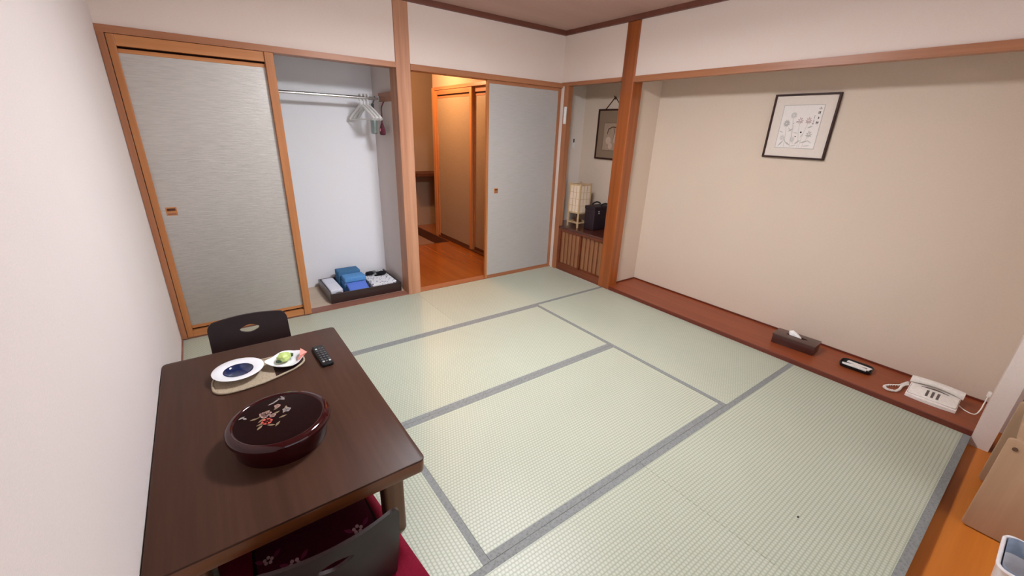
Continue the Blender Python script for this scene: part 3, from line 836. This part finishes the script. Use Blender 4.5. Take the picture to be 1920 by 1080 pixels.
ART = (-1.962, -2.216, 1.427, 1.715)
art, ax_ = picture(t, TB, -1.884, -2.300, 1.352, 1.792, .013, .024, m_frame, m_mount, m_paper, *ART, m_inkg)
def on_art(pts2):      # (s,t) in 0..1 over the drawing: s left to right, t up
    return [(ART[0]+(ART[1]-ART[0])*s, ART[2]+(ART[3]-ART[2])*q) for s, q in pts2]
def flat(b, pts2):
    p = on_art(pts2); n = len(p)
    b.faces([(ax_, y, z) for y, z in p]+[(ax_+.0008, y, z) for y, z in p], [tuple(range(n)), tuple(range(n, 2*n))[::-1]]+[(i, (i+1) % n, (i+1) % n+n, i+n) for i in range(n)])
def stroke(b, pts, wd=.012):
    for (s0, t0), (s1, t1) in zip(pts[:-1], pts[1:]):
        dx, dy = s1-s0, t1-t0; L = math.hypot(dx, dy) or 1; nx, ny = -dy/L*wd/2, dx/L*wd/2
        flat(b, [(s0+nx, t0+ny), (s1+nx, t1+ny), (s1-nx, t1-ny), (s0-nx, t0-ny)])
i1, i2, i3, i4 = B(), B(), B(), B()
def bloom(b, s, q, r, n=9, droop=0):
    for k in range(n):
        a = 2*math.pi*k/n+.2
        c_, d_ = math.cos(a), math.sin(a)
        flat(b, leaf(s+c_*r*.55, q+d_*r*.55-droop*abs(c_)*r*.3, r*.9, r*.34, a, 5))
bloom(i4, .30, .77, .090, 11); bloom(i2, .16, .58, .095, 11)
bloom(i3, .50, .66, .085, 8, 1); bloom(i3, .71, .66, .085, 9, 1); bloom(i2, .80, .34, .085, 8, 1); bloom(i4, .40, .20, .08, 8); bloom(i4, .13, .24, .08, 8)
for st in ([(.30, .70), (.33, .50), (.36, .30), (.38, .02)], [(.16, .50), (.20, .30), (.22, .02)], [(.50, .60), (.51, .40), (.56, .20), (.58, .02)], [(.71, .60), (.66, .40), (.63, .20), (.62, .02)], [(.80, .28), (.72, .14), (.70, .02)], [(.36, .55), (.36, .33), (.44, .10)]):
    stroke(i2, st, .008)
for (s, q, L, W_, a) in ((.30, .42, .14, .035, .5), (.06, .38, .14, .03, -.3), (.26, .45, .10, .03, 2.2), (.45, .36, .14, .03, -.2), (.78, .50, .14, .035, .4), (.55, .14, .18, .035, .7), (.72, .15, .2, .035, .3), (.30, .10, .18, .035, -.5), (.85, .16, .16, .03, -.5), (.12, .10, .2, .035, .9), (.46, .05, .18, .03, .2), (.80, .06, .2, .03, .15), (.62, .30, .12, .03, 1.1), (.20, .18, .16, .03, -.8)):
    flat(i2 if W_ > .032 else i4, leaf(s, q, L, W_, a, 5))
for (s, q, r) in ((.42, .615, .016), (.345, .585, .012), (.585, .375, .026), (.47, .27, .018)):
    flat(i1, circle(s, q, r, r*.8, 8))
# brush writing: one main column and a small signature column
def glyph(b, s, q, k, which):
    G = {0: [[(0, 1), (0, -1)], [(-.7, .3), (-1, -.6)], [(.6, .3), (1, -.5)]],
         1: [[(-.9, .7), (.9, .8)], [(0, 1.1), (0, .6)], [(-.8, .6), (-1, -.9)], [(-.4, .2), (.8, .25)], [(-.2, -.2), (.7, -.15)], [(.2, .5), (.15, -.6)], [(-.6, -.8), (1, -.9)]],
         2: [[(-.5, .8), (.5, .6)], [(.5, .6), (-.3, -.1)], [(-.3, -.1), (.6, -.2)], [(.6, -.2), (-.4, -.9)]],
         3: [[(-.9, .6), (.2, .65)], [(-.4, 1), (-.4, 0)], [(-1, .1), (.4, .2)], [(-.7, -.1), (-.7, -.9)], [(-.7, -.9), (.1, -.85)], [(.1, -.85), (.1, -.15)], [(.6, .9), (.6, -1)], [(.6, .8), (1, .4)], [(1, .4), (.6, 0)]],
         4: [[(-.6, .5), (.6, .6)], [(0, 1), (-.1, -.9)], [(-.5, -.2), (.5, -.1)]]}[which]
    for st in G: stroke(b, [(s+x*k, q+y*k*.9) for x, y in st], k*.34)
for q, wch in ((.93, 0), (.83, 1), (.71, 2), (.60, 3)): glyph(i1, .925, q, .032, wch)
for q, wch in ((.75, 4), (.71, 2), (.66, 0), (.62, 4), (.58, 1)): glyph(i1, .83, q, .017, wch)
for nm_, g_, mm_ in (('ink_marks', i1, m_ink), ('grey_leaves', i2, m_inkg), ('mauve_blooms', i3, m_inkr), ('pale_blooms', i4, m_inkp)):
    build(nm_, g_, mm_, art)['kind'] = 'stuff'

# ---------------------------------------------------------------- lantern alcove: cabinet, lantern, bag, picture
m_cab = wood('cabinet_red_wood', (128, 64, 34), (96, 42, 20), 'y', .4, .5, .1)
m_cabz = wood('cabinet_slat_wood', (158, 110, 74), (130, 86, 54), 'z', .5)
m_cabtop = wood('cabinet_top_wood', (96, 48, 34), (70, 32, 22), 'y', .18, .5, .4)
CZ = .502
t = thing('low_cabinet', 'built in low cabinet with slatted sliding doors under the paper lantern', 'cabinet', (.22, -.44, 0))
build('top', B().rbox(.034, TB-.004, TY1+.002, .098, CZ-.024, CZ, .002), m_cabtop, t)
build('top_nosing', B().rbox(-.004, .034, TY1+.002, -.110, CZ-.024, CZ, .002), m_cabtop, t)
build('base_rail', B().box(.0, .035, TY1+.002, -.110, 0, .078), m_cab, t)
build('head_rail', B().box(.0, .035, TY1+.002, -.110, CZ-.044, CZ-.024), m_cab, t)
build('side_post', B().box(.0, .035, -.140, -.110, .078, CZ-.044), m_cab, t)
build('body', B().box(.060, TB-.006, TY1+.002, .098, 0, CZ-.026), m_cab, t)
for di, (ya, yb_, xo) in enumerate(((-.140, -.450, .006), (-.440, TY1+.002, .022))):
    dr = build('sliding_door', B().box(xo+.008, xo+.016, yb_, ya, .078, CZ-.044), m_cab, t)
    n = 5; pitch = (ya-yb_-.03)/n
    for k in range(n):
        yc = ya-.015-pitch*(k+.5)
        build('slat', B().rbox(xo, xo+.009, yc-pitch*.34, yc+pitch*.34, .092, CZ-.056, .0015, 1), m_cabz, dr)
    build('door_rail', B().box(xo-.002, xo+.014, yb_, ya, .078, .094), m_cab, dr)
    build('door_rail', B().box(xo-.002, xo+.014, yb_, ya, CZ-.058, CZ-.044), m_cab, dr)

m_lant = wood('lantern_wood', (206, 176, 136), (182, 150, 110), 'z', .5)
m_shoji = plain('lantern_paper', (224, 204, 182), .8, .1, var=.03)
LX0, LX1, LY0, LY1 = .085, .255, -.305, -.135
t = thing('paper_lantern', 'square wooden floor lantern with gridded white paper sides', 'lantern', ((LX0+LX1)/2, (LY0+LY1)/2, CZ))
pw = .016
for x in (LX0, LX1-pw):
    for y in (LY0, LY1-pw): build('post', B().rbox(x, x+pw, y, y+pw, CZ, .975, .0015), m_lant, t)
for z, hgt in ((.548, .012), (.655, .014), (.950, .014)):
    build('rail', B().box(LX0+.003, LX0+.013, LY0+pw, LY1-pw, z, z+hgt), m_lant, t)
    build('rail', B().box(LX1-.013, LX1-.003, LY0+pw, LY1-pw, z, z+hgt), m_lant, t)
    build('rail', B().box(LX0+pw, LX1-pw, LY0+.003, LY0+.013, z, z+hgt), m_lant, t)
    build('rail', B().box(LX0+pw, LX1-pw, LY1-.013, LY1-.003, z, z+hgt), m_lant, t)
build('top_board', B().box(LX0+.010, LX1-.010, LY0+.010, LY1-.010, .956, .962), m_lant, t)
def grid(name, axis, pos, a0, a1):
    z0, z1 = .669, .950
    if axis == 'x': pn = build('paper_side', B().box(pos, pos+.002, a0, a1, z0, z1), m_shoji, t)
    else: pn = build('paper_side', B().box(a0, a1, pos, pos+.002, z0, z1), m_shoji, t)
    lo, hi = (pos-.003, pos+.005)
    for k in (1, 2):
        c = a0+(a1-a0)*k/3
        build('bar', B().box(*((lo, hi, c-.002, c+.002) if axis == 'x' else (c-.002, c+.002, lo, hi)), z0, z1), m_lant, pn)
    for k in (1, 2, 3):
        z = z0+(z1-z0)*k/4
        build('bar', B().box(*((lo, hi, a0, a1) if axis == 'x' else (a0, a1, lo, hi)), z-.002, z+.002), m_lant, pn)
for pos in (LX0+.007, LX1-.009): grid('g', 'x', pos, LY0+pw, LY1-pw)
for pos in (LY0+.007, LY1-.009): grid('g', 'y', pos, LX0+pw, LX1-pw)
build('lamp_socket', B().lathe([(0, 0), (.045, 0), (.045, .01), (.02, .03), (.02, .06), (.028, .08), (.03, .11), (.0, .13)], ((LX0+LX1)/2, (LY0+LY1)/2, CZ+.06), 16), m_rdark, t, 40)
build('socket_bar', B().box(LX0+.003, LX1-.003, -.228, -.212, CZ+.05, CZ+.062), m_lant, t)

m_bag = plain('plum_black_bag', (44, 30, 36), .55, .3, 0, 0, .15, 30)
t = thing('dark_bag', 'dark plum box shaped bag with handles beside the paper lantern', 'bag', (.29, -.40, CZ))
build('body', B().rbox(.150, .425, -.475, -.335, CZ, CZ+.245, .010, 3), m_bag, t, 40)
build('flap', B().rbox(.146, .429, -.479, -.331, CZ+.215, CZ+.252, .008, 3), m_bag, t, 40)
for y in (-.465, -.345):
    build('handle', B().tube(smooth_path([(.24, y, CZ+.24), (.26, y, CZ+.265), (.31, y, CZ+.278), (.36, y, CZ+.265), (.38, y, CZ+.24)], 5), .008, 8), m_black, t, 60)
bd = B()
bd.rbox(.205, .222, -.4815, -.478, CZ+.195, CZ+.206, .001, 1).rbox(.208, .226, -.4815, -.478, CZ+.176, CZ+.188, .001, 1)
build('badge', bd, m_keyw, t)

m_oldmount = plain('brown_silk_mount', (140, 118, 98), .8, .1, var=.08, scale=200)
m_oldpaper = plain('aged_picture_paper', (168, 144, 124), .8, .1, var=.08, scale=25)
m_oldline = plain('picture_inner_line', (96, 74, 58), .8, .1)
t = thing('hanging_picture', 'brown mounted picture hung from a dark cord in the lantern alcove', 'picture', (TB-.02, -.33, 1.22))
ART = (-.225, -.435, 1.315, 1.585)
art, ax_ = picture(t, TB, -.128, -.532, 1.220, 1.722, .016, .022, m_frame, m_oldmount, m_oldpaper, *ART, m_oldline)
b1, b2 = B(), B()
flat(b1, circle(.35, .36, .17, .14, 16)); flat(b1, circle(.50, .16, .13, .11, 14)); flat(b1, circle(.80, .45, .13, .2, 14))
stroke(b2, [(.25, .60), (.30, .78), (.55, .86), (.85, .84)], .045); stroke(b2, [(.30, .78), (.28, .66)], .04); stroke(b2, [(.62, .86), (.70, .62), (.66, .4)], .03)
build('pale_shape', b1, plain('picture_pale_shape', (196, 170, 152), .8, .1), art); build('brown_stroke', b2, m_oldline, art)
build('cord', B().tube(smooth_path([(TB-.012, -.215, 1.715), (TB-.012, -.29, 1.79), (TB-.013, -.332, 1.828), (TB-.012, -.374, 1.79), (TB-.012, -.449, 1.715)], 4), .0045, 6), m_rdark, t, 60)
build('cord_knot', lump((TB-.014, -.332, 1.826), .013, 2, 1.2, 1), m_rdark, t)
build('hook', B().tube([(TB, -.332, 1.832), (TB-.026, -.332, 1.832), (TB-.030, -.332, 1.845)], .004, 6), m_rdark, t)

t = thing('door_sensor', 'small white box fixed high on the jamb of the lantern alcove', 'sensor', (-.02, -.09, 1.56))
build('case', B().rbox(-.030, -.0085, -.106, -.078, 1.556, 1.720, .006, 2), m_white, t, 40)
build('button', B().rbox(-.0325, -.029, -.097, -.087, 1.68, 1.695, .001, 1), m_cream, t)
t = thing('wall_switch', 'tiny white switch plate on the inner wall of the lantern alcove', 'switch', (.31, .10, 1.30))
build('plate', B().rbox(.295, .335, .094, .0995, 1.315, 1.43, .002, 2), m_white, t)
build('rocker', B().rbox(.306, .324, .090, .0945, 1.375, 1.415, .001, 1), m_oldline, t)

# ---------------------------------------------------------------- closet: rail, hangers, pouch, brush
t = thing('closet_rail', 'chrome clothes rail across the open closet', 'rail', (-2.6, .39, 1.68))
RY, RZ = .392, 1.692
build('rod', B().tube([(XL+.02, RY, RZ), (CX-.018, RY, RZ)], .0125, 16), m_chrome, t, 60)
build('bracket_board', B().box(CX-.018, CX-.0005, .137, .425, 1.668, 1.738), m_wy, t)
build('end_socket', B().tube([(CX-.030, RY, RZ), (CX-.019, RY, RZ)], .021, 16), m_chrome, t, 40)
def hanger(label, xh, deg):
    r = thing('clothes_hanger', label, 'hanger', (xh, RY, RZ-.19), 'white hangers on the closet rail')
    mh = Matrix.Translation((xh, RY, RZ)) @ Matrix.Rotation(math.radians(deg), 4, 'Z')
    sh = smooth_path([mh @ Vector(p) for p in ((0, -.178, -.168), (0, -.155, -.145), (0, -.05, -.078), (0, 0, -.062), (0, .05, -.078), (0, .155, -.145), (0, .178, -.168))], 6)
    ns = len(sh)
    build('shoulder_bar', B().tube(sh, [.016-.007*abs(math.sin(math.pi*i/(ns-1))) for i in range(ns)], 10), m_white, r, 60)
    build('trouser_bar', B().tube([mh @ Vector((0, -.170, -.170)), mh @ Vector((0, .170, -.170))], .0055, 8), m_white, r, 60)
    hk = [mh @ Vector((0, 0, -.065))]+[mh @ Vector((0, .0235*math.cos(a), .0235*math.sin(a)+.0*0)) for a in [math.radians(-90+240*k/12) for k in range(13)]]
    build('hook', B().tube(hk, .0085, 8), m_white, r, 60)
    return r
hanger('leftmost white plastic hanger on the chrome closet rail', -1.926, 15)
hanger('middle white plastic hanger on the chrome closet rail', -1.896, 15)
hanger('white plastic hanger nearest the bracket on the chrome closet rail', -1.866, 15)
m_pouch = plain('dark_red_pouch_cloth', (100, 48, 58), .7, .2, 0, 0, .15, 60); m_pouchp = plain('pouch_print', (176, 120, 128), .7, .2)
t = thing('cloth_pouch', 'dark red drawstring pouch hanging beside the closet rail', 'pouch', (-1.78, .30, 1.40))
cx_, cy_ = -1.793, .285
build('bag', B().lathe([(0, -.055), (.030, -.055), (.040, -.045), (.038, -.010), (.022, .025), (.010, .045), (.0, .048)], (cx_, cy_, 1.455), 16, Matrix.Diagonal((.55, 1.15, 1, 1))), m_pouch, t, 60)
build('drawstring', B().tube(smooth_path([(cx_, cy_, 1.50), (cx_+.004, cy_+.004, 1.56), (cx_+.012, cy_+.02, 1.62), (CX-.018, .30, 1.668)], 5), .005, 6), m_pouch, t, 60)
build('print', B().tube([(cx_-.021, cy_-.012, 1.452), (cx_-.023, cy_-.004, 1.432)], .006, 6), m_pouchp, t)
m_brush = plain('pale_green_brush', (158, 172, 166), .4, .4); m_dk = plain('brush_dark', (60, 62, 62), .6)
t = thing('clothes_brush', 'pale grey green clothes brush hanging behind the hangers', 'brush', (-1.80, .46, 1.42))
build('handle', B().rbox(-1.812, -1.796, .44, .475, 1.52, 1.655, .004), m_dk, t)
build('head', B().rbox(-1.822, -1.790, .41, .505, 1.405, 1.525, .010, 3), m_brush, t, 40)
build('loop', B().tube(smooth_path([(-1.804, .458, 1.65), (-1.804, .44, 1.668), (-1.804, .41, 1.700), (-1.804, .392, 1.7105), (-1.804, .38, 1.702), (-1.804, .41, 1.672), (-1.804, .462, 1.65)], 4), .002, 6), m_dk, t)

# ---------------------------------------------------------------- robe tray on the closet floor
FZ = .010
m_traybox = wood('robe_tray_lacquer', (54, 30, 26), (38, 20, 18), 'x', .3, .5, .2)
t = thing('robe_tray', 'dark brown wooden tray for bath robes on the closet floor', 'tray', (-2.10, .34, FZ))
a0, a1, c0, c1, hh = -2.420, -1.785, .102, .560, .088
build('bottom', B().box(a0+.01, a1-.01, c0+.01, c1-.01, FZ, FZ+.010), m_traybox, t)
build('side', B().rbox(a0, a1, c0, c0+.013, FZ, FZ+hh, .002), m_traybox, t)
build('side', B().rbox(a0, a1, c1-.013, c1, FZ, FZ+hh, .002), m_traybox, t)
build('side', B().rbox(a0, a0+.013, c0+.013, c1-.013, FZ, FZ+hh, .002), m_traybox, t)
build('side', B().rbox(a1-.013, a1, c0+.013, c1-.013, FZ, FZ+hh, .002), m_traybox, t)

def yukata_cloth(name, white, ink, thr, scale):
    k = NT(name).set(.85, .1)
    vo = k.n('ShaderNodeTexVoronoi'); vo.inputs['Scale'].default_value = scale
    k.l(k.coord(), vo.inputs['Vector'])
    k.l(k.ramp(vo.outputs['Distance'], [(thr-.06, lin(ink)), (thr, lin(white)), (1, lin(white))]), k.b.inputs['Base Color'])
    return k.m
m_yuk1 = yukata_cloth('white_yukata_cloth', (226, 226, 236), (170, 176, 200), .18, 32)
m_yuk2 = yukata_cloth('patterned_yukata_cloth', (222, 222, 226), (60, 62, 78), .33, 44)
m_obi = plain('black_sash_cloth', (28, 28, 32), .8, .1, 0, 0, .2, 60)
m_obig = plain('grey_sash_cloth', (112, 112, 110), .8, .1, 0, 0, .2, 60)
m_teal = plain('teal_jacket_cloth', (72, 118, 158), .8, .15, 0, 0, .1, 80, .2)
m_sky = plain('sky_blue_cloth', (94, 150, 206), .8, .15, 0, 0, .08, 80, .2)
m_blu = plain('royal_blue_cloth', (96, 126, 214), .8, .15, 0, 0, .05, 80, .2)
def folded(name, label, cat, layers, mat, x0, x1, y0, y1, z0, hgt, group=None, tilt=0, yaw=0, parts='fold'):
    r = thing(name, label, cat, ((x0+x1)/2, (y0+y1)/2, z0), group)
    mm = Matrix.Translation(((x0+x1)/2, (y0+y1)/2, z0)) @ Matrix.Rotation(math.radians(yaw), 4, 'Z') @ Matrix.Rotation(math.radians(tilt), 4, 'X')
    hx, hy = (x1-x0)/2, (y1-y0)/2
    for k in range(layers):
        q = hgt/layers; dx = random.uniform(-.004, .004)
        build(parts, B().rbox(-hx+dx, hx+dx, -hy, hy, k*q+.0003, (k+1)*q-.0003, min(q*.45, .010), 3, mm), mat, r, 60)
    return r
zb = FZ+.0105
folded('folded_yukata', 'folded white robe with pale pattern at the left of the robe tray', 'robe', 2, m_yuk1, -2.396, -2.288, .190, .540, zb, .082)
o = build('rolled_sash', B().lathe([(0, 0), (.032, 0), (.032, .058), (.026, .064), (0, .064)], (-2.335, .150, zb), 20), m_obig, None, 40)
tag(o, 'dark grey rolled sash at the front left of the robe tray', 'sash')
folded('folded_jacket', 'folded teal blue jacket standing highest in the robe tray', 'jacket', 3, m_teal, -2.268, -2.066, .405, .540, zb, .165)
folded('folded_towel', 'folded sky blue towel in front of the teal jacket in the robe tray', 'towel', 3, m_sky, -2.250, -2.056, .268, .402, zb, .142)
folded('blue_pouch', 'bright blue cloth pouch sloping at the front middle of the robe tray', 'pouch', 1, m_blu, -2.240, -2.066, .128, .272, zb+.056, .026, None, 19)
folded('folded_yukata', 'folded robe with dark flecked pattern at the right of the robe tray', 'robe', 2, m_yuk2, -2.040, -1.808, .135, .540, zb, .088)
def knot(label, x, y, r_, mat, seed):
    z = zb+.0885
    r = thing('cloth_belt', label, 'belt', (x, y, z), 'sashes on the patterned robe')
    build('coil', lump((x, y, z+r_*.42), r_, seed, .38), mat, r, 60)
    build('tail', B().rbox(x-r_*1.5, x+r_*.2, y-r_*.5, y+r_*.1, z+.001, z+.010, .004, 2), mat, r, 60)
knot('left black sash on the patterned robe in the closet tray', -1.975, .420, .040, m_obi, 11)
knot('right black sash on the patterned robe in the closet tray', -1.880, .370, .046, m_obi, 12)
knot('small grey sash between the black ones on the patterned robe', -1.925, .455, .026, m_obig, 13)

# ---------------------------------------------------------------- sun room: pale cabinet and waste bin at the right edge
m_pale = wood('pale_cabinet_board', (184, 152, 122), (164, 132, 103), 'z', .5, .3, 0, 30, 1.4)
t = thing('side_cabinet', 'pale wood grain cabinet with rounded corners on the orange floor', 'cabinet', (-.55, -3.85, EF))
def side_panel(x):
    mm = Matrix.Translation((x, 0, 0)) @ Matrix(((0, 0, 1, 0), (1, 0, 0, 0), (0, 1, 0, 0), (0, 0, 0, 1)))
    return B().prism(rrect(-3.865, .182, .288, .227, .014, 5), .018, mm, .003)
build('side_board', side_panel(-.752), m_pale, t, 40)
build('side_board', side_panel(-.330), m_pale, t, 40)
build('shelf_board', B().box(-.734, -.330, -4.13, -3.60, .37, .388), m_pale, t)
build('shelf_board', B().box(-.734, -.330, -4.13, -3.60, .06, .078), m_pale, t)
build('back_board', B().box(-.734, -.330, -4.135, -4.125, .06, .37), m_pale, t)
for x in (-.72, -.37):
    for y in (-3.70, -4.08): build('foot', B().box(x, x+.03, y, y+.04, EF, .07), m_rdark, t)
build('screw_cap', B().lathe([(0, 0), (.008, 0), (.008, .004), (0, .004)], (0, 0, 0), 12, Matrix.Translation((-.7555, -3.605, .372)) @ Matrix.Rotation(math.radians(90), 4, 'Y')), m_oldline, t)
m_bin = plain('white_bin_plastic', (226, 222, 222), .3, .45); m_liner = plain('grey_blue_liner', (150, 160, 176), .4, .4)
t = thing('waste_bin', 'white plastic waste bin with a grey blue liner at the lower right corner', 'bin', (-1.175, -3.778, EF))
bx, by, bz = -1.175, -3.778, .200
wall_, lo_ = [], []
def bin_ring(hx, hy, z, r=.03): return [(bx+x, by+y, z) for x, y in rrect(0, 0, hx, hy, r, 5)]
rg = [bin_ring(.080, .090, EF), bin_ring(.105, .115, bz), bin_ring(.101, .111, bz), bin_ring(.077, .087, EF+.004)]
nb = len(rg[0]); vs_ = [p for r_ in rg for p in r_]
fs_ = [(j*nb+i, j*nb+(i+1) % nb, (j+1)*nb+(i+1) % nb, (j+1)*nb+i) for j in range(3) for i in range(nb)]
fs_ += [tuple(range(nb))[::-1], tuple(3*nb+i for i in range(nb))]
build('body', B().faces(vs_, fs_), m_bin, t, 40)
build('rim', B().tube(bin_ring(.106, .116, bz), .006, 8, True), m_bin, t, 60)
lg = [bin_ring(.098, .108, bz+.008), bin_ring(.094, .104, .10), bin_ring(.080, .090, .0)]
vs_ = [p for r_ in lg for p in r_]
fs_ = [(j*nb+i, j*nb+(i+1) % nb, (j+1)*nb+(i+1) % nb, (j+1)*nb+i) for j in range(2) for i in range(nb)]+[tuple(2*nb+i for i in range(nb))]
build('liner', B().faces(vs_, fs_), m_liner, t, 40)

o = build('fleck', B().rbox(-1.383, -1.373, -3.169, -3.163, .001, .004, .001, 1), m_black)
tag(o, 'tiny dark fleck lying on the near right tatami mat', 'fleck')
